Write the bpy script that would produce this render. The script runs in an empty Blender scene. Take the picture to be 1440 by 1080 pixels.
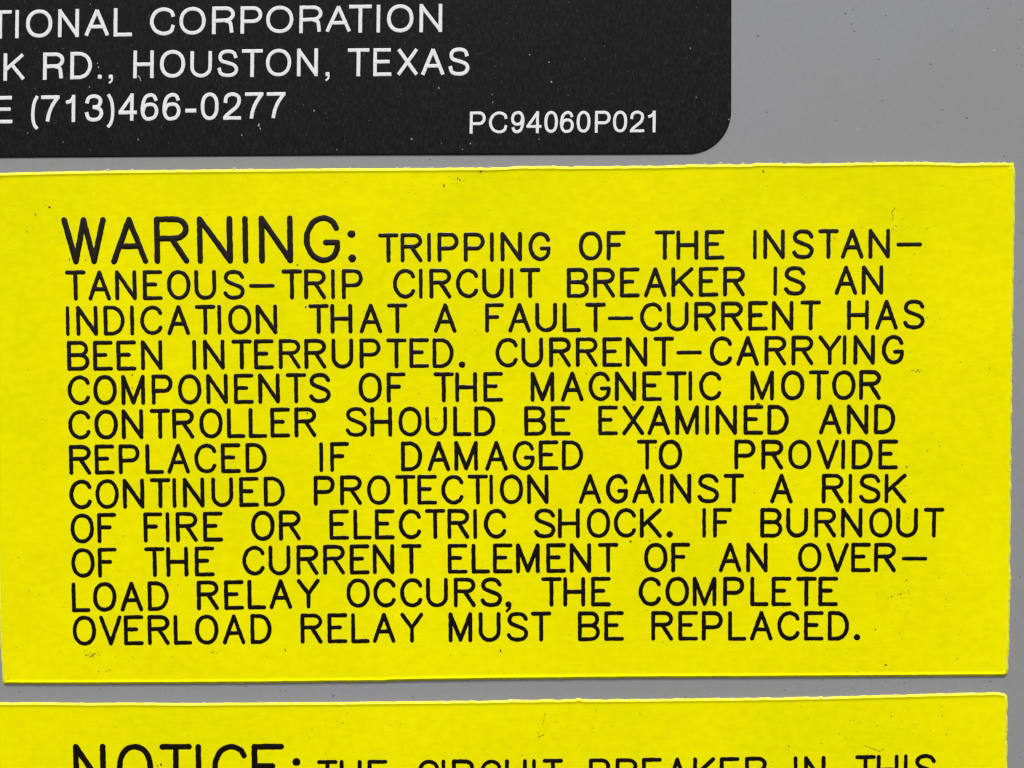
import bpy, bmesh, math, random
from mathutils import Vector, Matrix
from mathutils.geometry import delaunay_2d_cdt
random.seed(7)
S = bpy.context.scene
C = bpy.data.collections.new("Scene_objects"); S.collection.children.link(C)

# ------------------------------------------------------------------ camera, sky, sun, exposure
PX = 0.00008                    # metres on the cabinet door per photograph pixel (label text about 3 mm high)
D = 0.125                       # camera distance from the door
cam_d = bpy.data.cameras.new("camera"); cam = bpy.data.objects.new("camera", cam_d); C.objects.link(cam)
cam_d.sensor_width = 36; cam_d.lens = 36 * D / (1440 * PX)
cam_d.clip_start = 0.001; cam_d.clip_end = 100
TILT = math.radians(8)          # the door leans a little over the photographer, who looks slightly up at it
LEAN = Matrix.Rotation(TILT, 4, 'X')
cam.matrix_world = LEAN @ Matrix.Translation((0, -D, 0)) @ Matrix.Rotation(math.radians(90), 4, 'X')
S.camera = cam
SUN_EL, SUN_AZ = math.radians(58), math.radians(4)      # high, almost square on, a touch to the left
w = bpy.data.worlds.new("World"); S.world = w; w.use_nodes = True
nt = w.node_tree; nt.nodes.clear()
sky = nt.nodes.new("ShaderNodeTexSky"); sky.sky_type = 'NISHITA'; sky.sun_disc = False
sky.sun_elevation = SUN_EL; sky.sun_rotation = math.radians(180) + SUN_AZ
sky.air_density = 1.0; sky.dust_density = 2.5; sky.ozone_density = 1.0
bg = nt.nodes.new("ShaderNodeBackground"); bg.inputs[1].default_value = 0.06
wo = nt.nodes.new("ShaderNodeOutputWorld")
nt.links.new(sky.outputs[0], bg.inputs[0]); nt.links.new(bg.outputs[0], wo.inputs[0])
sl = bpy.data.lights.new("sun", 'SUN'); sl.energy = 1.5; sl.angle = math.radians(12); sl.color = (1.0, 0.955, 0.89)
so = bpy.data.objects.new("sun", sl); C.objects.link(so)
tosun = Vector((-math.sin(SUN_AZ) * math.cos(SUN_EL), -math.cos(SUN_AZ) * math.cos(SUN_EL), math.sin(SUN_EL)))
so.rotation_euler = tosun.to_track_quat('Z', 'Y').to_euler()
S.view_settings.view_transform = 'Standard'; S.view_settings.look = 'None'
S.view_settings.exposure = 1.53; S.view_settings.gamma = 1
S.cycles.pixel_filter_type = 'BLACKMAN_HARRIS'; S.cycles.filter_width = 1.4

# ------------------------------------------------------------------ materials
def new_mat(name):
    m = bpy.data.materials.new(name); m.use_nodes = True
    t = m.node_tree; b = t.nodes["Principled BSDF"]
    return m, t, b
def N(t, kind, **kw):
    n = t.nodes.new(kind)
    for k, v in kw.items():
        if k in n.inputs.keys() if isinstance(k, str) else False: n.inputs[k].default_value = v
        else: setattr(n, k, v)
    return n
def coords(t, scale=(1, 1, 1)):
    g = t.nodes.new("ShaderNodeNewGeometry"); m = t.nodes.new("ShaderNodeMapping")
    m.inputs['Scale'].default_value = scale
    t.links.new(g.outputs['Position'], m.inputs['Vector']); return m.outputs[0]
def noise(t, vec, scale, detail=4, rough=.6, dist=0.0):
    n = t.nodes.new("ShaderNodeTexNoise"); n.inputs['Scale'].default_value = scale
    n.inputs['Detail'].default_value = detail; n.inputs['Roughness'].default_value = rough
    n.inputs['Distortion'].default_value = dist
    t.links.new(vec, n.inputs['Vector']); return n.outputs['Fac']
def ramp(t, fac, stops):
    r = t.nodes.new("ShaderNodeValToRGB"); e = r.color_ramp.elements
    e[0].position, e[0].color = stops[0][0], (*stops[0][1], 1)
    e[1].position, e[1].color = stops[-1][0], (*stops[-1][1], 1)
    for p, c in stops[1:-1]:
        q = e.new(p); q.color = (*c, 1)
    t.links.new(fac, r.inputs[0]); return r.outputs[0]
def mix(t, fac, a, b, mode='MIX'):
    m = t.nodes.new("ShaderNodeMix"); m.data_type = 'RGBA'; m.blend_type = mode
    if isinstance(fac, float): m.inputs[0].default_value = fac
    else: t.links.new(fac, m.inputs[0])
    for i, v in ((6, a), (7, b)):
        if isinstance(v, tuple): m.inputs[i].default_value = (*v, 1)
        else: t.links.new(v, m.inputs[i])
    return m.outputs[2]
def bump(t, b, hs):
    prev = None
    for h, strength, dist in hs:
        n = t.nodes.new("ShaderNodeBump"); n.inputs['Strength'].default_value = strength
        n.inputs['Distance'].default_value = dist
        t.links.new(h, n.inputs['Height'])
        if prev is not None: t.links.new(prev, n.inputs['Normal'])
        prev = n.outputs['Normal']
    t.links.new(prev, b.inputs['Normal'])

def yellow_mat():
    m, t, b = new_mat("yellow_vinyl")
    v = coords(t); vh = coords(t, (.28, 1, 1)); vd = coords(t)
    cloud = noise(t, v, 60, 3, .55)
    fib = noise(t, vh, 2100, 4, .6)
    base = ramp(t, cloud, [(.3, (.795, .752, .0)), (.7, (.875, .810, .0))])
    spk = ramp(t, fib, [(.36, (.965, .962, .9)), (.60, (1.0, 1.0, 1.0))])
    col = mix(t, 1.0, base, spk, 'MULTIPLY')
    blot = ramp(t, noise(t, v, 1000, 3, .55), [(.35, (.955, .95, .9)), (.62, (1.0, 1.0, 1.0))])
    col = mix(t, 1.0, col, blot, 'MULTIPLY')
    # faint handling grime and pin-prick dirt lodged in the print
    g = ramp(t, noise(t, vd, 420, 5, .7, .6), [(.60, (0, 0, 0)), (.78, (1, 1, 1))])
    fine = ramp(t, noise(t, vd, 3300, 3, .6), [(.62, (0, 0, 0)), (.72, (1, 1, 1))])
    gm = mix(t, 1.0, g, fine, 'MULTIPLY')
    col = mix(t, gm, col, (.45, .40, .0))
    t.links.new(col, b.inputs['Base Color'])
    b.inputs['Roughness'].default_value = .55
    b.inputs['Specular IOR Level'].default_value = .015
    bump(t, b, [(noise(t, vh, 1500, 5, .65), .16, .00003), (noise(t, v, 260, 3, .5), .18, .00012), (noise(t, v, 5200, 2, .5), .12, .00001)])
    return m
def edge_mat():
    m, t, b = new_mat("cut_vinyl_edge")
    v = coords(t)
    c = ramp(t, noise(t, v, 2600, 4, .65), [(.40, (.80, .75, .01)), (.58, (.85, .82, .08)), (.75, (.88, .86, .35))])
    t.links.new(c, b.inputs['Base Color']); b.inputs['Roughness'].default_value = .6
    b.inputs['Specular IOR Level'].default_value = .06
    bump(t, b, [(noise(t, v, 2500, 4, .7), .35, .00004)])
    return m
def ink_mat():
    m, t, b = new_mat("black_ink")
    v = coords(t)
    c = ramp(t, noise(t, v, 5200, 3, .6), [(.4, (.0065, .0050, .0020)), (.7, (.012, .0085, .0035))])
    t.links.new(c, b.inputs['Base Color']); 
    b.inputs['Roughness'].default_value = .22
    b.inputs['Specular IOR Level'].default_value = .27
    bump(t, b, [(noise(t, v, 4200, 3, .6), .3, .000012)])
    return m
def plate_mat():
    m, t, b = new_mat("black_matte_film")
    v = coords(t, (1, 1, .34)); vi = coords(t)
    c = ramp(t, noise(t, v, 4600, 5, .75), [(.36, (.0025, .0025, .0022)), (.50, (.0062, .0062, .0058)), (.66, (.0165, .0165, .0158))])
    pin = ramp(t, noise(t, vi, 5200, 2, .5), [(.76, (0, 0, 0)), (.82, (1, 1, 1))])
    c = mix(t, pin, c, (.04, .04, .038))
    t.links.new(c, b.inputs['Base Color'])
    r = t.nodes.new("ShaderNodeMapRange"); r.inputs[3].default_value = .42; r.inputs[4].default_value = .62
    t.links.new(noise(t, vi, 180, 3), r.inputs[0]); t.links.new(r.outputs[0], b.inputs['Roughness'])
    b.inputs['Specular IOR Level'].default_value = .10
    bump(t, b, [(noise(t, v, 3000, 5, .7), .5, .00003)])
    return m
def white_mat():
    m, t, b = new_mat("white_print")
    v = coords(t)
    c = ramp(t, noise(t, v, 6500, 3, .6), [(.35, (.68, .68, .66)), (.6, (.82, .82, .80))])
    t.links.new(c, b.inputs['Base Color']); b.inputs['Roughness'].default_value = .6
    b.inputs['Specular IOR Level'].default_value = .2
    bump(t, b, [(noise(t, v, 5000, 3, .6), .2, .00001)])
    return m
def grey_mat():
    m, t, b = new_mat("grey_enamel")
    v = coords(t)
    c = ramp(t, noise(t, v, 22, 3, .5), [(.32, (.258, .258, .250)), (.68, (.272, .276, .280))])
    m2 = ramp(t, noise(t, v, 2400, 4, .65), [(.3, (.95, .95, .95)), (.7, (1.03, 1.03, 1.03))])
    c = mix(t, 1.0, c, m2, 'MULTIPLY')
    pin = ramp(t, noise(t, v, 2700, 2, .5), [(.745, (0, 0, 0)), (.80, (1, 1, 1))])
    c = mix(t, pin, c, (.21, .21, .205))
    t.links.new(c, b.inputs['Base Color'])
    b.inputs['Roughness'].default_value = .38
    b.inputs['Specular IOR Level'].default_value = .4
    bump(t, b, [(noise(t, v, 520, 3, .5), .12, .00006), (noise(t, v, 3500, 2, .5), .08, .00001)])
    return m
def flat_mat(name, col, rough=.7):
    m, t, b = new_mat(name)
    v = coords(t)
    d = tuple(x * .65 for x in col)
    c = ramp(t, noise(t, v, 4000, 3), [(.35, d), (.65, col)])
    t.links.new(c, b.inputs['Base Color']); b.inputs['Roughness'].default_value = rough
    b.inputs['Specular IOR Level'].default_value = .2
    return m
YEL, EDGE, INK, PLATE, WHITE, GREY = yellow_mat(), edge_mat(), ink_mat(), plate_mat(), white_mat(), grey_mat()
DIRT = flat_mat("dark_grit", (.13, .105, .010)); FAINT = flat_mat("brown_dust", (.58, .53, .01)); SMUT = flat_mat("olive_smudge", (.30, .26, .005)); HAIR = flat_mat("pale_hair", (.42, .37, .01))
DGREY = flat_mat("dark_grey_grit", (.145, .145, .145)); PALE = flat_mat("pale_dust", (.42, .42, .41))
LINT = flat_mat("grey_lint", (.16, .16, .155)); FIBRE = flat_mat("torn_white_fibre", (.85, .84, .60))

# ------------------------------------------------------------------ measuring: point on the door (h metres proud of it)
def P(px, py, h=0.0):
    k = (D - h) / D
    return Vector(((px - 720) * PX * k, -h, (540 - py) * PX * k))
def thing(name, label, cat, at, group=None):
    o = bpy.data.objects.new(name, None); C.objects.link(o); o.empty_display_size = .01
    o.location = at; o['label'] = label; o['category'] = cat
    if group: o['group'] = group
    return o
def mesh_obj(name, verts, faces, mats, parent=None, smooth=False, mi=None):
    org = Vector((0, 0, 0))
    if parent is not None:
        p = parent
        while p is not None: org = org + p.location; p = p.parent
    me = bpy.data.meshes.new(name); me.from_pydata([tuple(Vector(v) - org) for v in verts], [], faces)
    for m in (mats if isinstance(mats, (list, tuple)) else [mats]): me.materials.append(m)
    if mi: me.polygons.foreach_set("material_index", mi)
    if smooth is True: me.polygons.foreach_set("use_smooth", [True] * len(me.polygons))
    elif smooth: me.polygons.foreach_set("use_smooth", smooth)
    me.update()
    o = bpy.data.objects.new(name, me); C.objects.link(o); o.parent = parent
    return o
def vnoise(x, seed):
    i = math.floor(x); f = x - i; f = f * f * (3 - 2 * f)
    def r(k):
        q = math.sin(k * 127.1 + seed * 311.7) * 43758.5453
        return (q - math.floor(q)) * 2 - 1
    return r(i) * (1 - f) + r(i + 1) * f
def lerp_table(tab, x):
    if x <= tab[0][0]:
        (a, b), (c, d) = tab[0], tab[1]; return b + (d - b) * (x - a) / (c - a)
    for (a, b), (c, d) in zip(tab, tab[1:]):
        if x <= c: return b + (d - b) * (x - a) / (c - a)
    (a, b), (c, d) = tab[-2], tab[-1]; return b + (d - b) * (x - a) / (c - a)

# ------------------------------------------------------------------ stroke lettering
def arc(cx, cy, rx, ry, a0, a1, n=14, p=2.0):
    out = []
    for i in range(n + 1):
        a = math.radians(a0 + (a1 - a0) * i / n); c, s = math.cos(a), math.sin(a)
        out.append((cx + rx * math.copysign(abs(c) ** (2 / p), c), cy + ry * math.copysign(abs(s) ** (2 / p), s)))
    return out
def spline(pts, n=5):
    out = []
    q = [(2 * pts[0][0] - pts[1][0], 2 * pts[0][1] - pts[1][1])] + pts + [(2 * pts[-1][0] - pts[-2][0], 2 * pts[-1][1] - pts[-2][1])]
    for i in range(1, len(q) - 2):
        a, b, c, d = q[i - 1:i + 3]
        for k in range(n):
            t = k / n
            out.append(tuple(.5 * ((2 * b[j]) + (-a[j] + c[j]) * t + (2 * a[j] - 5 * b[j] + 4 * c[j] - d[j]) * t * t + (-a[j] + 3 * b[j] - 3 * c[j] + d[j]) * t ** 3) for j in (0, 1)))
    out.append(pts[-1]); return out
SS = spline([(.98, .80), (.82, .95), (.5, 1.0), (.17, .95), (.03, .78), (.14, .63), (.5, .52), (.86, .41), (1, .25), (.86, .06), (.5, 0), (.15, .05), (0, .18)])
# plotter-style capitals: a list of strokes in the unit box of their centre lines
PLOT = {
 'A': [[(0, 0), (.5, 1)], [(.5, 1), (1, 0)], [(.19, .36), (.81, .36)]],
 'B': [[(0, 0), (0, 1)], [(0, 1), (.55, 1)] + arc(.62, .765, .33, .235, 90, -90, 10)[1:] + [(0, .53)], [(0, .53), (.55, .53)] + arc(.62, .265, .38, .265, 90, -90, 10)[1:] + [(0, 0)]],
 'C': [spline([(1, .78), (.88, .92), (.56, 1), (.22, .90), (.03, .66), (0, .5), (.03, .33), (.22, .10), (.56, 0), (.88, .08), (1, .22)])],
 'D': [[(0, 0), (0, 1)], [(0, 1), (.42, 1)] + spline([(.50, .995), (.80, .88), (.97, .66), (1, .5), (.97, .34), (.80, .12), (.50, .005)]) + [(.42, 0), (0, 0)]],
 'E': [[(0, 0), (0, 1)], [(0, 1), (1, 1)], [(0, .53), (.66, .53)], [(0, 0), (1, 0)]],
 'F': [[(0, 0), (0, 1)], [(0, 1), (1, 1)], [(0, .53), (.68, .53)]],
 'G': [spline([(.97, .76), (.84, .92), (.54, 1), (.22, .90), (.03, .66), (0, .5), (.03, .33), (.22, .10), (.54, 0), (.85, .08), (.98, .24), (1, .42)]), [(.62, .42), (1, .42)]],
 'H': [[(0, 0), (0, 1)], [(1, 0), (1, 1)], [(0, .50), (1, .50)]],
 'I': [[(0, 0), (0, 1)]],
 'K': [[(0, 0), (0, 1)], [(1, 1), (0, .36)], [(.33, .57), (1, 0)]],
 'L': [[(0, 0), (0, 1)], [(0, 0), (1, 0)]],
 'M': [[(0, 0), (0, 1)], [(0, 1), (.5, 0.02)], [(.5, .02), (1, 1)], [(1, 0), (1, 1)]],
 'N': [[(0, 0), (0, 1)], [(0, 1), (1, 0)], [(1, 0), (1, 1)]],
 'O': [arc(.5, .5, .5, .5, 90, 450, 28, 2.15)],
 'P': [[(0, 0), (0, 1)], [(0, 1), (.58, 1)] + arc(.62, .725, .38, .275, 90, -90, 12)[1:] + [(0, .45)]],
 'R': [[(0, 0), (0, 1)], [(0, 1), (.58, 1)] + arc(.62, .77, .38, .23, 90, -90, 12)[1:] + [(0, .54)], [(.5, .54), (1, 0)]],
 'S': [SS],
 'T': [[(0, 1), (1, 1)], [(.5, 1), (.5, 0)]],
 'U': [[(0, 1), (0, .36)] + arc(.5, .34, .5, .34, 180, 360, 14)[1:-1] + [(1, .36), (1, 1)]],
 'V': [[(0, 1), (.5, 0)], [(.5, 0), (1, 1)]],
 'W': [[(0, 1), (.28, 0)], [(.28, 0), (.5, 1)], [(.5, 1), (.75, 0)], [(.75, 0), (1, 1)]],
 'X': [[(0, 0), (1, 1)], [(0, 1), (1, 0)]],
 'Y': [[(0, 1), (.5, .50)], [(1, 1), (.5, .50)], [(.5, .5), (.5, 0)]],
 '-': [[(0, .455), (1, .455)]],
}
PW = dict(A=32, B=31.5, C=31.5, D=30, E=28, F=27, G=31.3, H=31, I=6.2, K=31.3, L=26, M=33.5, N=30.5, O=33.3, P=30, R=31, S=30.5, T=29, U=31, V=32, X=31, Y=32.5)
PW['-'] = 36.3
# sans-serif capitals and figures of the nameplate
SANS = dict(PLOT)
SANS.update({
 'C': [spline([(1, .71), (.90, .90), (.55, 1), (.20, .89), (.03, .66), (0, .5), (.03, .34), (.20, .11), (.55, 0), (.90, .09), (1, .33)])],
 'R': [[(0, 0), (0, 1)], [(0, 1), (.6, 1)] + arc(.62, .75, .38, .25, 90, -90, 12)[1:] + [(0, .48)], spline([(.62, .47), (.84, .41), (.90, .22), (.93, .0)])],
 'P': [[(0, 0), (0, 1)], [(0, 1), (.6, 1)] + arc(.62, .72, .38, .28, 90, -90, 12)[1:] + [(0, .44)]],
 'K': [[(0, 0), (0, 1)], [(.95, 1), (0, .36)], [(.36, .60), (1, 0)]],
 'A': [[(0, 0), (.5, 1)], [(.5, 1), (1, 0)], [(.19, .34), (.81, .34)]],
 'E': [[(0, 0), (0, 1)], [(0, 1), (.95, 1)], [(0, .52), (.88, .52)], [(0, 0), (1, 0)]],
 'S': [spline([(.95, .74), (.84, .93), (.5, 1.0), (.15, .93), (.05, .75), (.16, .60), (.5, .52), (.86, .42), (1, .25), (.86, .06), (.5, 0), (.12, .07), (0, .30)])],
 '0': [arc(.5, .5, .5, .5, 90, 450, 28, 2.3)],
 '1': [[(1, 0), (1, 1)], spline([(0, .76), (.5, .80), (.85, .9), (1, 1)])],
 '2': [spline([(.02, .66), (.10, .90), (.5, 1), (.9, .90), (.97, .70), (.82, .48), (.42, .27), (.12, .12), (0, 0)]), [(0, 0), (1, 0)]],
 '3': [spline([(.02, .72), (.14, .93), (.5, 1), (.86, .91), (.92, .74), (.78, .57), (.45, .53)]), spline([(.45, .53), (.85, .46), (1, .27), (.84, .06), (.5, 0), (.14, .06), (0, .30)])],
 '4': [[(.78, 0), (.78, 1)], [(.78, 1), (0, .30)], [(0, .27), (1, .27)]],
 '6': [spline([(.95, .78), (.80, .96), (.50, 1), (.16, .86), (.01, .50), (.05, .20), (.25, .02), (.5, 0), (.84, .07), (1, .31), (.86, .55), (.5, .61), (.17, .53), (.03, .30)])],
 '7': [[(0, 1), (1, 1)], spline([(1, 1), (.62, .62), (.42, .30), (.33, 0)])],
 '9': [spline([(.05, .22), (.20, .04), (.50, 0), (.84, .14), (.99, .50), (.95, .80), (.75, .98), (.5, 1), (.16, .93), (0, .69), (.14, .45), (.5, .39), (.83, .47), (.97, .70)])],
 '(': [spline([(1, 1.03), (.35, .80), (.02, .45), (.05, .1), (.40, -.16), (1, -.30)])],
 ')': [spline([(0, 1.03), (.65, .80), (.98, .45), (.95, .1), (.60, -.16), (0, -.30)])],
})
class Letters:
    def __init__(s): s.v = []; s.f = []; s.k = 0
    def stroke(s, pts, hw, hbase, dome, cap, wob, step=2.2):
        s.k += 1
        hb = hbase + (s.k % 6) * 2.5e-6
        L = [0]
        for a, b in zip(pts, pts[1:]): L.append(L[-1] + math.hypot(b[0] - a[0], b[1] - a[1]))
        tot = L[-1]; n = max(2, int(tot / step)); smp = []
        j = 0; closed = math.hypot(pts[0][0] - pts[-1][0], pts[0][1] - pts[-1][1]) < 1e-6
        for i in range(n + 1):
            d = tot * i / n
            while j < len(L) - 2 and L[j + 1] < d: j += 1
            u = (d - L[j]) / max(1e-9, L[j + 1] - L[j])
            smp.append([pts[j][0] + (pts[j + 1][0] - pts[j][0]) * u, pts[j][1] + (pts[j + 1][1] - pts[j][1]) * u, hw])
        seed = random.random() * 100
        nr = []
        for i in range(n + 1):
            a = smp[max(0, i - 1)]; b = smp[min(n, i + 1)]
            if closed and i in (0, n): a = smp[n - 1]; b = smp[1]
            tx, ty = b[0] - a[0], b[1] - a[1]; l = math.hypot(tx, ty) or 1
            nr.append((tx / l, ty / l))
        rows = []
        def row(x, y, w, t, e0=0, e1=0):
            rows.append((x, y, w, t, e0, e1))
        if not closed:
            t = nr[0]
            if cap == 'round':
                for a in (88, 66, 44, 22):
                    q = math.radians(a); row(smp[0][0] - t[0] * hw * math.sin(q), smp[0][1] - t[1] * hw * math.sin(q), hw * math.cos(q), t)
            elif cap == 'square': row(smp[0][0] - t[0] * hw, smp[0][1] - t[1] * hw, hw, t)
        for i in range(n + 1):
            d = tot * i / n; 
            if closed and i == n: d = 0
            row(smp[i][0], smp[i][1], hw, nr[i], wob * (vnoise(d / 4.5, seed) * .6 + vnoise(d / 1.9, seed + 9) * .4), wob * (vnoise(d / 4.5, seed + 31) * .6 + vnoise(d / 1.9, seed + 57) * .4))
        if not closed:
            t = nr[-1]
            if cap == 'round':
                for a in (22, 44, 66, 88):
                    q = math.radians(a); row(smp[-1][0] + t[0] * hw * math.sin(q), smp[-1][1] + t[1] * hw * math.sin(q), hw * math.cos(q), t)
            elif cap == 'square': row(smp[-1][0] + t[0] * hw, smp[-1][1] + t[1] * hw, hw, t)
        rails = ((-1, 0), (-.86, .62), (-.5, .9), (0, 1), (.5, .9), (.86, .62), (1, 0))
        b0 = len(s.v)
        for x, y, w, t, e0, e1 in rows:
            for r, z in rails:
                ex = w * r + (e0 * r if r > 0 else -e1 * r * -1)
                zz = z * (min(1, w / hw) ** .6)
                s.v.append(P(x - t[1] * ex, y + t[0] * ex, hb + dome * zz - (4e-6 if z == 0 else 0)))
        m = len(rails)
        for i in range(len(rows) - 1):
            for r in range(m - 1):
                a = b0 + i * m + r; s.f.append((a, a + 1, a + m + 1, a + m))
    def dot(s, cx, cy, r, hb, dome, sq=False):
        n = 18; b0 = len(s.v); seed = random.random() * 50
        rings = ((1, 0), (.86, .62), (.5, .9))
        for k, z in rings:
            for i in range(n):
                a = 2 * math.pi * i / n; rr = r * k * (1 + .09 * vnoise(i * .7, seed))
                c, q = math.cos(a), math.sin(a)
                if sq: g = 1 / max(abs(c), abs(q)) ** .9; c *= g * .9; q *= g * .9
                s.v.append(P(cx + rr * c, cy + rr * q, hb + dome * z - (4e-6 if z == 0 else 0)))
        s.v.append(P(cx, cy, hb + dome)); top = len(s.v) - 1
        for k in range(2):
            for i in range(n):
                j = (i + 1) % n; s.f.append((b0 + k * n + i, b0 + k * n + j, b0 + k * n + n + j, b0 + k * n + n + i))
        for i in range(n): s.f.append((b0 + 2 * n + i, b0 + 2 * n + (i + 1) % n, top))
    def glyph(s, font, ch, x0, x1, yt, yb, hw, hb, dome, shear, slope, cap, wob):
        # ink box x0..x1, yt..yb; slope = local rise of the baseline, shear = lean of the stems
        xc, ym = (x0 + x1) / 2, (yt + yb) / 2
        W = max(0.0, x1 - x0 - 2 * hw); H = yb - yt - 2 * hw
        jit = random.uniform(-.25, .25)
        def M(u, v):
            x = xc + (u - .5) * W if W > .5 else xc
            y = yb - hw - v * H
            return (x + shear * (y - ym), y + slope * (x - xc) + jit * .5)
        for st in font[ch]:
            s.stroke([M(u, v) for u, v in st], hw * random.uniform(.96, 1.04), hb, dome, cap, wob)
    def build(s, name, mat, parent):
        # wind every face so that it looks away from the door
        F = []
        for f in s.f:
            a, b, c = s.v[f[0]], s.v[f[1]], s.v[f[2]]
            n = (b - a).cross(c - a)
            F.append(f if n.y < 0 else tuple(reversed(f)))
        return mesh_obj(name, s.v, F, mat, parent, smooth=True)

# ------------------------------------------------------------------ the cabinet door
def build_panel():
    bm = bmesh.new()
    x0, x1, z0, z1, t = -.150, .082, -.125, .110, .002
    bmesh.ops.create_cube(bm, size=1)
    for v in bm.verts:
        v.co = Vector((x0 if v.co.x < 0 else x1, 0 if v.co.y < 0 else t, z0 if v.co.z < 0 else z1))
    bmesh.ops.bevel(bm, geom=[e for e in bm.edges], offset=.0006, segments=3, affect='EDGES')
    me = bpy.data.meshes.new("cabinet_door"); bm.to_mesh(me); bm.free(); me.materials.append(GREY)
    o = bpy.data.objects.new("cabinet_door", me); C.objects.link(o)
    o['kind'] = 'structure'; o['label'] = 'grey enamelled sheet metal cabinet face behind the three labels'
    return o
build_panel()

# ------------------------------------------------------------------ labels: a sheet with a burred, lipped edge
def densify(poly, step):
    out = []
    for (a, b) in zip(poly, poly[1:] + poly[:1]):
        l = math.hypot(b[0] - a[0], b[1] - a[1]); n = max(1, int(l / step))
        for i in range(n): out.append((a[0] + (b[0] - a[0]) * i / n, a[1] + (b[1] - a[1]) * i / n))
    return out
def inside(q, pts, margin):
    c = False; n = len(pts); j = n - 1
    for i in range(n):
        a, b = pts[i], pts[j]
        if (a.y > q.y) != (b.y > q.y) and q.x < (b.x - a.x) * (q.y - a.y) / (b.y - a.y) + a.x: c = not c
        j = i
    if c and margin:
        c = all((p - q).length_squared > margin * margin for p in pts[::3])
    return c
def sheet(name, poly, rings, mats, parent, jag=None):
    """poly clockwise in picture sense; rings = (inset px, height m, material index of the band that starts here)"""
    n = len(poly); nor = []
    for i in range(n):
        a, b = poly[i - 1], poly[(i + 1) % n]; tx, ty = b[0] - a[0], b[1] - a[1]; l = math.hypot(tx, ty) or 1
        nor.append((-ty / l, tx / l))           # inward for a clockwise outline (y down)
    verts, faces, mi, sm = [], [], [], []
    for k, (ins, h, m) in enumerate(rings):
        pos = []
        for i in range(n):
            j = jag(poly[i], nor[i], i, k) if jag else 0
            pos.append([poly[i][0] + nor[i][0] * (ins - j), poly[i][1] + nor[i][1] * (ins - j)])
        if ins > .5:                            # where an inset folds over itself at a corner, gather it into one point
            bad = [False] * n
            for i in range(n):
                a, b = poly[i], poly[(i + 1) % n]; c, d = pos[i], pos[(i + 1) % n]
                if (b[0] - a[0]) * (d[0] - c[0]) + (b[1] - a[1]) * (d[1] - c[1]) <= 0: bad[i] = bad[(i + 1) % n] = True
            st = next((i for i in range(n) if not bad[i]), 0); run = []
            for q in range(st, st + n + 1):
                i = q % n
                if bad[i]: run.append(i)
                elif run:
                    mx = sum(pos[r][0] for r in run) / len(run); my = sum(pos[r][1] for r in run) / len(run)
                    for r in run: pos[r] = [mx, my]
                    run = []
        for x, y in pos: verts.append(P(x, y, h))
    for k in range(len(rings) - 1):
        for i in range(n):
            j = (i + 1) % n
            faces.append((k * n + i, k * n + n + i, k * n + n + j, k * n + j)); mi.append(rings[k][2]); sm.append(True)
    tot = sum((verts[q[2]] - verts[q[0]]).cross(verts[q[3]] - verts[q[1]]).y for q in faces)
    F = list(faces) if tot < 0 else [f[::-1] for f in faces]
    base = (len(rings) - 1) * n; h = rings[-1][1]
    ring = [verts[base + i] for i in range(n)]
    pts = [Vector((v.x, v.z)) for v in ring]
    x0, x1 = min(p.x for p in pts), max(p.x for p in pts); z0, z1 = min(p.y for p in pts), max(p.y for p in pts)
    g = 26 * PX; extra = []
    nx, nz = int((x1 - x0) / g), int((z1 - z0) / g)
    for a in range(1, nx):
        for b in range(1, nz):
            q = Vector((x0 + (a + random.uniform(-.25, .25)) * g, z0 + (b + random.uniform(-.25, .25)) * g))
            if inside(q, pts, .35 * g): extra.append(q)
    cv, ce, cf, ov, oe, of = delaunay_2d_cdt(pts + extra, [(i, (i + 1) % n) for i in range(n)], [], 2, 1e-9)
    idx = {}
    for i, orig in enumerate(ov):
        k = next((o for o in orig if o < n), None)
        if k is None: verts.append(Vector((cv[i].x, -h, cv[i].y))); idx[i] = len(verts) - 1
        else: idx[i] = base + k
    for f in cf:
        t = [idx[i] for i in f]; a, b, c = (verts[q] for q in t[:3])
        cen = (a + b + c) / 3
        if not inside(Vector((cen.x, cen.z)), pts, 0): continue
        F.append(tuple(t) if (b - a).cross(c - a).y < 0 else tuple(reversed(t))); mi.append(rings[-1][2]); sm.append(True)
    return mesh_obj(name, verts, F, mats, parent, smooth=sm, mi=mi)

H_Y = .00016                                     # thickness of the yellow labels
RINGS = [(0, 0, 1), (.2, H_Y * .20, 1), (1.5, H_Y * .80, 1), (2.8, H_Y * 1.34, 1), (3.15, H_Y * 1.40, 0), (3.7, H_Y * 1.36, 0), (5.4, H_Y * 1.07, 0), (7, H_Y, 0), (9, H_Y, 0)]
def yellow_jag(p, nrm, i, k):
    amp = .25
    if nrm[1] > .7: amp = .6 if p[0] > 620 else .28                # top edge, raggedest to the right
    if nrm[0] < -.7: amp = .75                                      # right edge
    f = (1, 1, .8, .65, .6, .5, .3, .1, 0)[k]
    return amp * f * (vnoise(i * .9, 3) * .5 + vnoise(i * .33, 8) + (1.3 if vnoise(i * .31, 21) > .78 and amp > .5 else 0))

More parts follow.
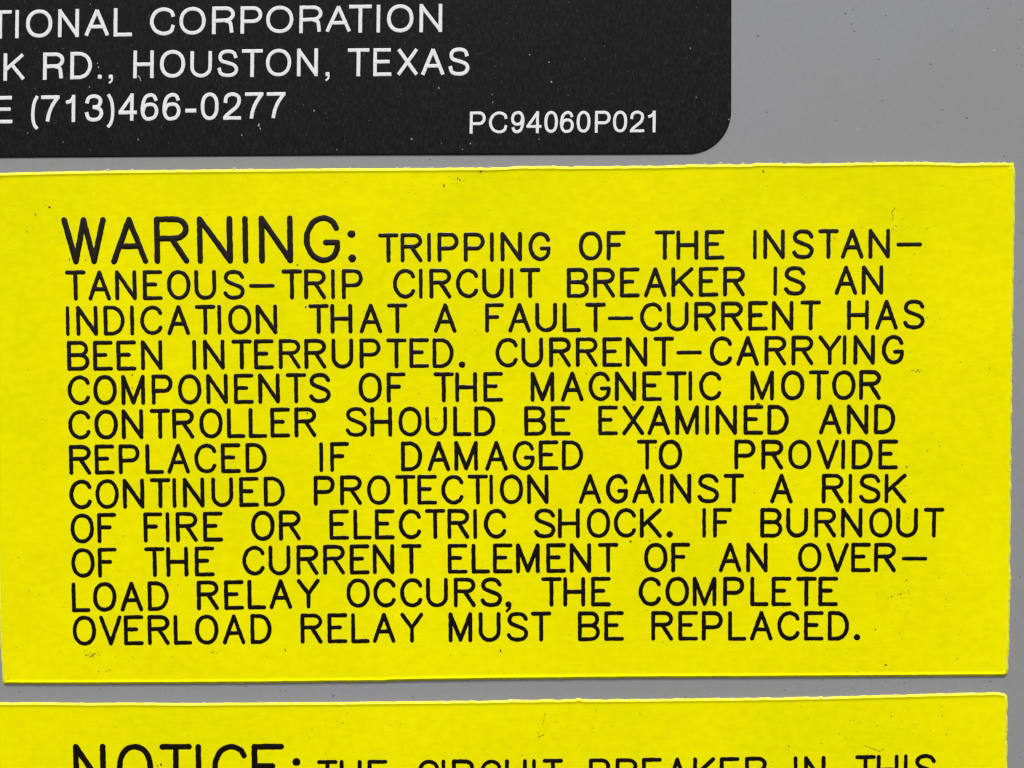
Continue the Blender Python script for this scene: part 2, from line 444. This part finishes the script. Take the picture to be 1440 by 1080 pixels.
W_TOP = [(-8, 245), (0, 243.5), (90, 241.2), (180, 239.7), (360, 238), (480, 237), (600, 236.3), (690, 235.8), (735, 233.5), (800, 234.2), (920, 233), (985, 231.6), (1050, 231.2), (1075, 229.3), (1140, 230.2), (1220, 228.8), (1290, 227.8), (1345, 229.6), (1425, 228.8)]
W_RIGHT = [(1427.5, 240), (1426.8, 305), (1424.8, 420), (1422.8, 570), (1421, 800), (1420, 860), (1419.3, 900), (1418, 940)]
W_BOT = [(1416.5, 949), (1412, 951), (1250, 952), (1080, 953.2), (900, 954), (720, 955.8), (600, 957.4), (550, 958.4), (540, 959.2), (450, 960.2), (360, 961.2), (250, 962), (90, 962.7), (6, 962.6)]
W_LEFT = [(4.2, 960), (2.5, 935), (0.2, 900), (-1.5, 860), (-4, 700), (-6.5, 450)]
warning = thing("warning_label", "large yellow label headed WARNING: with twelve lines of black capitals", "label", P(711, 596))
sheet("label_sheet", densify(W_TOP + W_RIGHT + W_BOT + W_LEFT, 3.0), RINGS, [YEL, EDGE], warning, yellow_jag)

N_TOP = [(-260, 990), (0, 988), (60, 987.8), (120, 988.6), (180, 988.2), (250, 988.8), (360, 988.2), (450, 987.6), (540, 986.8), (700, 985), (720, 984.6), (790, 984), (815, 982.9), (830, 983.8), (900, 983.2), (1080, 981.2), (1170, 979.6), (1260, 977.2), (1350, 974.8), (1400, 973.8), (1408, 974.2), (1413, 975.3)]
N_RIGHT = [(1416.5, 978.5), (1417.6, 986), (1416.6, 1020), (1416, 1080), (1414, 1250), (1410, 1590)]
N_BOT = [(1405, 1596), (-250, 1602)]
notice = thing("notice_label", "yellow label headed NOTICE: cut off by the bottom of the photo, below the warning label", "label", P(560, 1290))
sheet("label_sheet", densify(N_TOP + N_RIGHT + N_BOT, 3.0), RINGS, [YEL, EDGE], notice, yellow_jag)

H_B = .00008
nameplate = thing("nameplate_label", "black label with rounded corner and white address and telephone lettering", "label", P(300, -100))
bp = []
for a in range(0, 91, 5):                        # bottom right corner
    q = math.radians(a); bp.append((1028.3 - 61 + 61 * math.cos(q), 156.5 + 60.5 * math.sin(q)))
B_OUT = [(-560, -560), (967, -568)] + [(967.3 + 61 * math.sin(math.radians(a)), -507 - 61 * math.cos(math.radians(a))) for a in range(5, 91, 5)] + [(1028.6, 20)] + bp + [(900, 217.5), (700, 218), (460, 218.8), (250, 220.2), (0, 222), (-500, 226), (-560, 180)]
sheet("label_sheet", densify(B_OUT, 6.0), [(0, 0, 0), (.5, H_B * .8, 0), (1.2, H_B, 0), (4, H_B, 0)], [PLATE], nameplate, None)

# ------------------------------------------------------------------ warning text
# line: (samples of (x, top, bottom)), words as (text, left ink edges)
X = [
 ([(600, 327.3, 368.6), (900, 324, 365.6), (1200, 321.8, 363.6)],
  [("TRIPPING", [531.7, 563, 600.7, 615, 652, 689, 703.7, 743]), ("OF", [814, 853]), ("THE", [920.5, 951, 991]), ("INSTAN-", [1058.9, 1073.3, 1114, 1150.5, 1182.5, 1221.2, 1260.5])]),
 ([(120, 380.2, 422.6), (500, 378, 420.4), (900, 376, 418.2), (1200, 373.2, 414.6)],
  [("TANEOUS-TRIP", [91.7, 124, 161.7, 200.7, 234.7, 273.2, 313.7, 350, 396, 427.5, 465.5, 480.5]), ("CIRCUIT", [552.5, 589, 603.7, 641, 678, 716.7, 731]), ("BREAKER", [797, 834, 871.7, 905.5, 944, 982.5, 1016.7]), ("IS", [1087.5, 1102.5]), ("AN", [1173.7, 1211.7])]),
 ([(120, 430, 472.2), (500, 427, 468.8), (900, 425, 466.4), (1200, 421.8, 463.8)],
  [("INDICATION", [92.5, 107, 145.5, 183, 197, 235, 274.2, 305.7, 320.5, 359.5]), ("THAT", [433.7, 464.5, 505.5, 544.2]), ("A", [610]), ("FAULT-CURRENT", [682, 714.5, 752.5, 791, 823, 854.5, 900, 937.5, 976, 1013.7, 1052, 1085.5, 1125.5]), ("HAS", [1191, 1230.7, 1270])]),
 ([(120, 479, 521.4), (500, 475.8, 518.2), (900, 473.6, 515.6), (1200, 471, 513)],
  [("BEEN", [94.2, 130.7, 163.7, 198]), ("INTERRUPTED.", [270.5, 285.5, 325.5, 357, 391.7, 427.8, 466, 505.5, 543, 575.5, 608, 645]), ("CURRENT-CARRYING", [696.7, 733, 772, 809.5, 847, 880, 919, 951, 998, 1035.5, 1075, 1113, 1150.7, 1185, 1200, 1240])]),
 ([(120, 527.4, 570), (500, 523.7, 566.3), (900, 522, 563.9), (1200, 520.3, 562.4)],
  [("COMPONENTS", [95, 131, 170.5, 213, 250, 290, 328.7, 363, 401.9, 434.5]), ("OF", [504, 543.7]), ("THE", [609.5, 640, 679.5]), ("MAGNETIC", [746, 788.7, 827.5, 864.5, 903, 936.7, 968, 983]), ("MOTOR", [1055, 1098, 1137, 1170, 1208])]),
 ([(120, 576, 618.2), (500, 572, 614.3), (900, 570, 611.8), (1200, 568.6, 610.7)],
  [("CONTROLLER", [95.7, 132.5, 171, 210.7, 242, 280, 319, 349.5, 380, 413.8]), ("SHOULD", [485.7, 520.5, 560, 598, 637, 666.7]), ("BE", [737, 774.5]), ("EXAMINED", [841, 875, 910.5, 949.5, 991.7, 1006, 1045.5, 1079]), ("AND", [1151.7, 1190.7, 1229])]),
 ([(120, 625.4, 667.6), (500, 621, 663.2), (900, 618, 660.4), (1200, 618, 660)],
  [("REPLACED", [97, 133, 166.7, 204.5, 235, 273, 310.5, 345]), ("IF", [449, 464]), ("DAMAGED", [563.7, 601, 638.7, 682, 720.7, 757.5, 790]), ("TO", [895.5, 926]), ("PROVIDE", [1032.5, 1070.5, 1108, 1148, 1183, 1197.5, 1235])]),
 ([(120, 674, 716.2), (500, 668, 710.3), (900, 666, 708), (1200, 666, 708)],
  [("CONTINUED", [97.5, 134, 172.5, 211, 242.5, 257, 297, 336, 370.7]), ("PROTECTION", [441, 478, 516, 555.7, 586.7, 620.5, 657.5, 688, 702.5, 741]), ("AGAINST", [813.7, 852, 888.7, 928, 941.7, 980.7, 1017.5]), ("A", [1083]), ("RISK", [1155.5, 1193, 1208, 1243.7])]),
 ([(120, 721.7, 764), (500, 716.2, 758.8), (900, 714.2, 756.2), (1200, 714, 756)],
  [("OF", [99, 136.7]), ("FIRE", [201.7, 233, 247, 285.5]), ("OR", [353, 392]), ("ELECTRIC", [463, 496.7, 527, 560.7, 597.5, 629, 665.5, 680.5]), ("SHOCK.", [750.7, 784.5, 825, 863, 899.5, 937]), ("IF", [987.5, 1002.5]), ("BURNOUT", [1069, 1105.5, 1145, 1182.5, 1222, 1260, 1299])]),
 ([(120, 770.5, 812.6), (500, 765.4, 807.8), (900, 763, 804.7), (1200, 763, 804.6)],
  [("OF", [100, 137.5]), ("THE", [203, 233.7, 273.7]), ("CURRENT", [340.7, 377.5, 416.8, 454.2, 491.7, 524, 564]), ("ELEMENT", [629.5, 663, 693, 725.5, 768, 801, 840.7]), ("OF", [905.5, 943.7]), ("AN", [1010.7, 1049.2]), ("OVER-", [1122, 1161.7, 1196.7, 1229, 1268])]),
 ([(120, 818.7, 860.8), (500, 812.9, 854.6), (900, 810.7, 852.5), (1200, 811, 852.5)],
  [("LOAD", [100.7, 130.5, 169, 207.5]), ("RELAY", [276.7, 315, 348, 378.7, 417.5]), ("OCCURS,", [487, 525, 562.5, 599, 638, 675.7, 710]), ("THE", [761, 792, 831]), ("COMPLETE", [898, 935.7, 974, 1016.7, 1055, 1085, 1119.5, 1150.7])]),
 ([(120, 865.6, 908), (500, 862, 904.4), (900, 859, 901), (1200, 859, 900.8)],
  [("OVERLOAD", [102, 139.5, 174, 207.5, 244, 274, 313, 352]), ("RELAY", [422.5, 460.5, 493.7, 524, 563]), ("MUST", [630.7, 673, 712.5, 746.5]), ("BE", [812.5, 849.5]), ("REPLACED.", [915.7, 953.7, 986.7, 1023.7, 1054.7, 1093, 1130.5, 1164, 1200.5])]),
]
HI, DOME = H_Y + 6e-6, 2.6e-5
def shear_at(x): return -(.022 - .033 * (x - 100) / 1200) * -1
def lerp3(sm, x, k):
    return lerp_table([(q[0], q[k]) for q in sm], x)
def put_word(parent, text, xs, sm, hw=2.92, widths=PW, scale=1.0, name="word", round_r=4.7):
    L = Letters()
    for ch, x in zip(text, xs):
        if ch in '.,:':
            yb = lerp3(sm, x, 2)
            if ch == '.': L.dot(x + round_r, yb - 4.6, round_r, HI, DOME)
            elif ch == ',':
                L.dot(x + 5.2, yb - 3.6, 4.5, HI, DOME)
                L.stroke([(x + 7.6, yb - 3.6), (x + 6.6, yb + 1.8), (x + 2.8, yb + 5.6)], 1.9, HI, DOME, 'round', .3)
            continue
        wd = widths[ch] * scale
        yt, yb = lerp3(sm, x + wd / 2, 1), lerp3(sm, x + wd / 2, 2)
        slope = (lerp3(sm, x + wd + 20, 2) - lerp3(sm, x - 20, 2)) / (wd + 40)
        h = hw * (.93 if ch in 'I-' else 1)
        L.glyph(PLOT, ch, x, x + wd, yt, yb, h, HI, DOME, shear_at(x), slope, 'round', .42)
    return L.build(name, INK, parent)
def line_root(parent, x, y):
    o = bpy.data.objects.new("text_line", None); C.objects.link(o); o.parent = parent; o.empty_display_size = .002
    o.location = P(x, y) - parent.location
    return o
def heading(parent, text, spec, yt_yb, colon):
    L = Letters()
    for ch, (x0, x1) in zip(text, spec):
        xm = (x0 + x1) / 2
        yt, yb = yt_yb(xm)
        L.glyph(PLOT, ch, x0, x1, yt, yb, 4.15, HI, DOME * 1.15, shear_at(x0), -.008, 'round', .45)
    for cx, cy in colon: L.dot(cx, cy, 5.7, HI, DOME)
    return L.build("heading", INK, parent)
for i, (sm, words) in enumerate(X):
    r = line_root(warning, 700, sm[1][2])
    if i == 0:
        heading(r, "WARNING", [(86.7, 149.5), (155.5, 208.2), (216.7, 265.8), (276.9, 327.2), (340.8, 349.8), (363.9, 412.0), (427.3, 478.4)],
                lambda x: (305.2 - (x - 120) * .0085, 371.6 - (x - 120) * .0045), [(494.3, 329.3), (495.4, 363.3)])
    for t, xs in words: put_word(r, t, xs, sm)

r = line_root(notice, 700, 1110)
heading(r, "NOTICE", [(103.0, 149), (164.2, 215.5), (224.4, 270.5), (275, 283.5), (298.3, 347.5), (354, 400)], lambda x: (1045.8, 1112.2), [(416.7, 1071.5), (417.5, 1105.5)])
smn = [(500, 1068.4, 1110.5), (700, 1067.6, 1109.6), (900, 1065.8, 1107.8), (1120, 1063.4, 1105.4), (1300, 1060.2, 1102.4)]
for t, xs in [("THE", [446, 477.8, 517]), ("CIRCUIT", [586, 621, 635.7, 673.7, 710, 748.2, 763]), ("BREAKER", [828, 865.5, 902.5, 936.5, 974.5, 1012, 1047.5]), ("IN", [1116, 1130.5]), ("THIS", [1202.5, 1232.7, 1271, 1286])]:
    put_word(r, t, xs, smn)

# ------------------------------------------------------------------ nameplate text
HW = H_B + 4e-6
def sans_word(parent, text, boxes, ytb, hw=2.5):
    L = Letters()
    for ch, (x0, x1) in zip(text, boxes):
        yt, yb = ytb((x0 + x1) / 2)
        if ch == '.': L.dot((x0 + x1) / 2, yb - 3, 3.1, HW, 6e-6, sq=True); continue
        if ch == ',':
            L.dot((x0 + x1) / 2, yb - 3, 3.1, HW, 6e-6, sq=True)
            L.stroke([(x1 - 1.6, yb - 2), (x1 - 2.2, yb + 3), (x0 + 1.2, yb + 6.2)], 1.3, HW, 6e-6, 'butt', .1); continue
        if ch == '-':
            L.stroke([(x0, yb - 13.5), (x1, yb - 13.6)], 2.7, HW, 6e-6, 'butt', .2); continue
        h = hw * (1.0 if ch not in '()' else .9)
        L.glyph(SANS, ch, x0, x1, yt, yb, h, HW, 6e-6, -.012, -.012, 'butt2', .18)
    return L.build("word", WHITE, parent)
# 'butt2': straight stems still need their ends filled; extend strokes slightly
_old = Letters.stroke
def stroke2(s, pts, hw, hbase, dome, cap, wob, step=2.2):
    if cap == 'butt2':
        pts = list(pts)
        ortho = len(pts) == 2 and (abs(pts[0][0] - pts[1][0]) < 2.5 or abs(pts[0][1] - pts[1][1]) < 2.5)
        for (i, j) in ((0, 1), (-1, -2)):
            dx, dy = pts[i][0] - pts[j][0], pts[i][1] - pts[j][1]; l = math.hypot(dx, dy) or 1
            pts[i] = (pts[i][0] + dx / l * hw * (1 if ortho else .3), pts[i][1] + dy / l * hw * (1 if ortho else .3))
        cap = 'butt'
    return _old(s, pts, hw, hbase, dome, cap, wob, step)
Letters.stroke = stroke2
r = line_root(nameplate, 300, 48)
y1 = lambda x: (lerp_table([(30, 14), (240, 10.2), (350, 8.8), (605, 5.7)], x), lerp_table([(30, 53.6), (100, 52), (180, 51), (350, 47), (605, 45.2)], x))
sans_word(r, "TIONAL", [(-15.5, 16.3), (21.5, 27.9), (36.7, 73.5), (81.7, 111), (119, 153.5), (160, 185.7)], y1)
sans_word(r, "CORPORATION", [(211, 246), (252.3, 289.2), (298.3, 330.2), (338.3, 368.6), (374.3, 412.5), (421, 453.5), (458, 493.6), (490.9, 522.5), (529.6, 536), (544.3, 581.3), (590, 621.8)], y1)
r = line_root(nameplate, 300, 108)
y2 = lambda x: (lerp_table([(20, 75), (75, 74), (200, 71), (430, 68.3), (640, 67)], x), lerp_table([(20, 113.4), (75, 112), (200, 110), (430, 107.2), (640, 106.6)], x))
sans_word(r, "K", [(5, 35.2)], y2)
sans_word(r, "RD.,", [(60.7, 90.3), (99, 129.2), (137.3, 143.4), (152.3, 159.4)], y2)
sans_word(r, "HOUSTON,", [(187.5, 216.2), (225, 260.3), (267.7, 298), (305.7, 335.2), (340, 369.3), (374, 409.5), (417.7, 447), (456.9, 464)], y2)
sans_word(r, "TEXAS", [(489, 519.2), (525, 550.4), (558.3, 588), (592.3, 625.3), (630.7, 660.3)], y2)
r = line_root(nameplate, 200, 170)
y3 = lambda x: (lerp_table([(10, 135), (70, 134.2), (180, 131.5), (300, 130), (390, 129.8)], x), lerp_table([(10, 173.5), (70, 172.4), (180, 169.8), (300, 169), (390, 167.9)], x))
sans_word(r, "E", [(-9, 17.5)], y3)
sans_word(r, "(713)466-0277", [(44, 54.5), (57.7, 83.5), (91, 105.8), (119.3, 145.2), (150, 160.8), (166.7, 192.5), (197.7, 222.8), (228.3, 254), (260.7, 276), (282.3, 307.5), (314, 339.2), (344.3, 370.2), (375, 401.2)], y3)
r = line_root(nameplate, 790, 186)
y4 = lambda x: (156.8 - (x - 670) * .0045, 187.8 - (x - 670) * .007)
sans_word(r, "PC94060P021", [(660.7, 683), (687.7, 713.6), (718.6, 737.4), (740.4, 761.6), (765.5, 784.5), (787.5, 807), (811, 830.2), (836.7, 858.6), (862.1, 881.9), (886, 906), (910, 921.9)], y4, hw=2.0)

# ------------------------------------------------------------------ dirt, grit, lint and torn fibres
def blob(V, F, x, y, rx, ry, rot, h, z=1.2e-5, n=7):
    b0 = len(V); seed = random.random() * 99
    for i in range(n):
        a = 2 * math.pi * i / n; k = 1 + .35 * vnoise(i * 1.7, seed)
        dx, dy = rx * k * math.cos(a), ry * k * math.sin(a)
        V.append(P(x + dx * math.cos(rot) - dy * math.sin(rot), y + dx * math.sin(rot) + dy * math.cos(rot), h - 2e-6))
    V.append(P(x, y, h + z)); c = len(V) - 1
    for i in range(n):
        f = (b0 + i, b0 + (i + 1) % n, c)
        a_, b_, c_ = V[f[0]], V[f[1]], V[f[2]]
        F.append(f if (b_ - a_).cross(c_ - a_).y < 0 else f[::-1])
def stuff(name, label, V, F, mat, parent=None):
    o = mesh_obj(name, V, F, mat, parent, smooth=False); o['kind'] = 'stuff'
    if parent is None: o['label'] = label
    return o
HS = H_Y + DOME + 1.2e-5
V, F = [], []
for x, y, rx, ry in [(69.5, 291, 1.6, 1.2), (624.3, 261, .9, 2.4), (643.5, 251, .8, 1.6), (646.5, 253, .9, 1.4), (432, 581, 1.4, 1.3), (887, 761, 1.9, 1.5), (704, 915, .9, 2.0), (1066, 568.2, 3.0, 1.5), (1070.5, 570, 2.0, 1.2), (1074, 461, 1.5, 1),
                     (676, 240.5, 1.7, 1.3), (1275, 656.5, .8, 1.6), (49.3, 301.5, .9, .8), (401, 914, .9, 1.3), (97.5, 364.5, .8, 1.3), (120.6, 365, .7, 1.2), (1073.5, 240.6, 1.2, 2), 
                     (418, 572.5, .7, .7), (785.5, 505.5, .8, 1), (824.5, 525, 1, .8), (226.3, 1075, 1.4, 1.7), (221.5, 1077, .9, 1.4), (402, 956.5, 1.3, 1.3), (430, 431.5, 1.3, 2.0), (418, 372.5, 1.2, 1), (38, 325, .7, 1), (1174, 334.5, .7, 1.4), (612.3, 588.5, .8, .8), (1303.6, 446, .8, .7), (1277.4, 728.8, .9, .6),
                     (913.5, 760, .8, 1.0), (1245.6, 935, 1.8, .8), (1274.6, 815.5, .9, 1), (1254, 838.5, 1, .8), (1267, 834.5, .7, 1.4), (1231, 884.6, .9, .8), (186, 545, .9, .9), (186, 527, .9, 1.0), (1109, 1049, .6, 1)]:
    blob(V, F, x, y, rx, ry, random.uniform(-.3, .3), HS)
stuff("dirt_specks", "tiny dark specks of dirt stuck on the two yellow labels", V, F, DIRT)
V, F = [], []
for cx, cy, sx, sy, n in [(1290, 521, 3.6, 1.3, 22), (130, 920.5, 3.8, 1.5, 30), (123, 917, 2, 1.2, 6), (302, 917.5, 3, .8, 6), (1272, 835, 12, 7, 14), (1075, 460, 4, 1.5, 7), (1258, 310, 7, 12, 10), (640, 255, 5, 5, 6)]:
    for k in range(n):
        blob(V, F, random.gauss(cx, sx), random.gauss(cy, sy), random.uniform(.5, 1.5), random.uniform(.3, .7), random.uniform(-.3, .3), H_Y + 5e-6, 4e-6)
stuff("dirt_smudges", "small olive smudges of grime on the yellow labels", V, F, SMUT)
V, F = [], []
for x0, y0, x1, y1, n in [(1216, 1048, 1237, 1056, 9), (1237, 1056, 1245, 1052, 4), (763, 1019, 767, 1000, 5), (757, 1036, 765, 1033, 4), (756, 1030, 759, 1036, 3), (1254, 298, 1259, 291, 3), (1254, 298, 1257, 309, 4), (1259, 316, 1263, 320, 2)]:
    for k in range(n):
        u = (k + random.random() * .6) / n
        blob(V, F, x0 + (x1 - x0) * u, y0 + (y1 - y0) * u, random.uniform(.7, 1.9), random.uniform(.3, .55), math.atan2(y1 - y0, x1 - x0), HS)
stuff("stuck_hairs", "fine pale brown hairs stuck to the yellow labels", V, F, HAIR)
V, F = [], []
for k in range(800):
    x = random.uniform(5, 1415); y = random.uniform(245, 1080)
    if 948 < y < 993: continue
    if random.random() < .45:                     # grime gathers in loose patches
        cx, cy = random.choice([(1265, 330), (1290, 850), (60, 310), (640, 270), (820, 1030), (1200, 1000), (1320, 620), (1220, 930), (150, 920), (1330, 480), (470, 1020), (1300, 1010)])
        x = random.gauss(cx, 45); y = random.gauss(cy, 28)
        if not (5 < x < 1412 and (248 < y < 945 or 992 < y < 1100)): continue
    s_ = random.choice([.45, .55, .7, .9, 1.2]) 
    blob(V, F, x, y, s_ * random.uniform(.8, 1.6), s_ * .8, random.uniform(0, 3), H_Y + 3e-6, 6e-6, 6)
stuff("fine_dust", "faint brownish dust scattered over the two yellow labels", V, F, FAINT)
V, F = [], []
for x, y, rx, ry in [(1189, 19, 1.4, 1.5), (1199, 13.5, .9, 1.8), (1197.5, 34, 1.1, 1.4), (1202, 43.8, 1.3, 1), (1246, 22, 1.4, 1.2), (1388.8, 12, 1.6, 1.3), (1339, 43, 1.3, 1.1), (1308.5, 90.5, 1.2, 1.3), (1359.5, 166, 1.2, 1.4), (1436, 27.5, 1.5, 1.2), (1065.5, 50.5, 1.4, 1.6), (1236, 83.7, 1.3, .9), (1078.5, 158, 1.1, 1.2), (1240, 141.5, 1.2, 1),
                     (1325, 155, 1.1, 1.3), (1393, 978 - 19.5, 2.8, 1.0), (1271.5, 960.8, 1.1, 1.4), (1156.5, 956.5, .8, 1.8), (346.5, 965, 1.8, .8), (394, 971.8, 1, 1), (468.5, 978.5, 1.2, 1.7), (580.5, 980, .9, 1.7), (540.8, 986.2, 1.6, .8), (731.5, 956, 2, 1.0), (964, 980, 2, .8), (985, 980.5, 2.3, .7), (1053, 956.8, .8, .8), (1103, 971, 1.2, 1), (26, 973, .8, 1.6), (1412, 219.5, 1.5, 1.5), (605, 224, 1.2, 1.2), (1432, 68, 1.2, 1.1), (1434, 812, 1, 1.4)]:
    blob(V, F, x, y, rx, ry, random.uniform(-.3, .3), 3e-6)
for k in range(110):
    x = random.uniform(1035, 1440); y = random.uniform(0, 222)
    if k > 55: x = random.uniform(0, 1420); y = 971 - x * .007 + random.uniform(-6, 8)
    if k > 88: x = random.uniform(1430, 1440); y = random.uniform(220, 1080)
    blob(V, F, x, y, random.uniform(.4, .8), random.uniform(.4, .8), 0, 2e-6, 5e-6, 6)
stuff("grey_grit", "small dark grit on the bare grey metal", V, F, DGREY)
V, F = [], []
for x, y, r_ in [(1398, 71.5, 2.0), (1439, 67, 1.6), (1218, 65, 1), (1229, 165, 1.3), (1205, 182, 1.5), (1226.5, 141, .9), (843, 979, 1), (990, 958, .8), (1000, 976, 1.2)]:
    blob(V, F, x, y, r_, r_ * .9, 0, 3e-6, 2e-5)
for x, y, rx, ry in [(617, 123.8, 1, 1.3), (775.5, 115, 1, 1.5), (772, 87.5, .9, 1.2), (692, 133, .7, 1), (579, 195.6, 1.1, 1.3), (340, 190, 1.0, 1.0), (194.5, 196, 1, 1), (661.3, 202, .9, 1), (650.5, 210, .8, .8), (441.7, 155.5, 1, 1.2), (39, 187, .8, .8), (126, 122.5, 1, .8), (138.3, 94.5, .9, 1.1), (137, 89, .7, 1), (127, 6, .7, .7), (745, 77, .8, 1), (693, 144, .7, .8), (970.8, 68, .7, 1.2), (979, 136.8, .9, .7), (758, 195.8, .8, .8), (89, 200, .7, .7), (474, 210.5, .8, .8), (1025, 168, .8, 1), (364, 176, .9, 2.4), (366, 181, .8, 1.8)]:
    blob(V, F, x, y, rx, ry, random.uniform(-.3, .3), HW + 4e-6, 1e-5)
for k in range(6):                                # curled hair under the H of the address
    u = k / 5; blob(V, F, 194.3 + 3.6 * u, 107.5 + 6 * u - 2 * math.sin(u * 3), 1.5, .75, 1.0, HW + 1.2e-5, 1e-5)
stuff("pale_dust", "pale dust grains on the black label and the grey metal", V, F, PALE)
V, F = [], []
for k in range(170):
    x = random.uniform(0, 1022); y = random.uniform(0, 215)
    if x > 975 and y > 165: continue
    blob(V, F, x, y, random.uniform(.3, .6), random.uniform(.5, 1.4), random.uniform(-.2, .2), H_B + 1e-6, 3e-6, 6)
stuff("grey_lint", "grey lint flecks on the matte black label", V, F, LINT)
# loose fibres standing off the torn top and right edges
for root, top, rng in ((warning, W_TOP, (150, 1422)), (notice, N_TOP, (150, 1405))):
    V, F = [], []
    for k in range(70 if root is warning else 40):
        x = random.uniform(*rng)
        if random.random() < .5: x = random.uniform(900 if root is warning else 1000, rng[1])
        y = lerp_table(top, x)
        blob(V, F, x, y - random.uniform(-.2, .9), random.uniform(.5, 2.0), random.uniform(.35, .9), random.uniform(-.3, .3), random.uniform(.2, .8) * H_Y, 3e-5, 6)
    if root is warning:
        for x, y in [(990.5, 230.8), (1013, 229.3), (1045, 229.8), (1287, 227), (152, 238.6), (330, 236.6), (186, 238.6), (690, 235), (633, 235.3), (608, 235.3), (1230, 228)]:
            blob(V, F, x, y, random.uniform(1.2, 2.6), .9, 0, .6 * H_Y, 4e-5)
    for k in range(26 if root is warning else 8):
        y = random.uniform(240, 940) if root is warning else random.uniform(990, 1080)
        x = lerp_table([(240, 1427.5), (420, 1424.8), (570, 1422.8), (940, 1418), (980, 1417), (1080, 1416)], y)
        blob(V, F, x + random.uniform(0, .8), y, random.uniform(.3, .8), random.uniform(.4, 1.2), 0, .3 * H_Y, 2e-5, 6)
    stuff("torn_fibres", "", V, F, FIBRE, root)

# lean the door, with everything stuck on it, over the photographer
for o in C.objects:
    if o.parent is None and o.type in ('MESH', 'EMPTY'):
        o.matrix_world = LEAN @ Matrix.Translation(o.location)
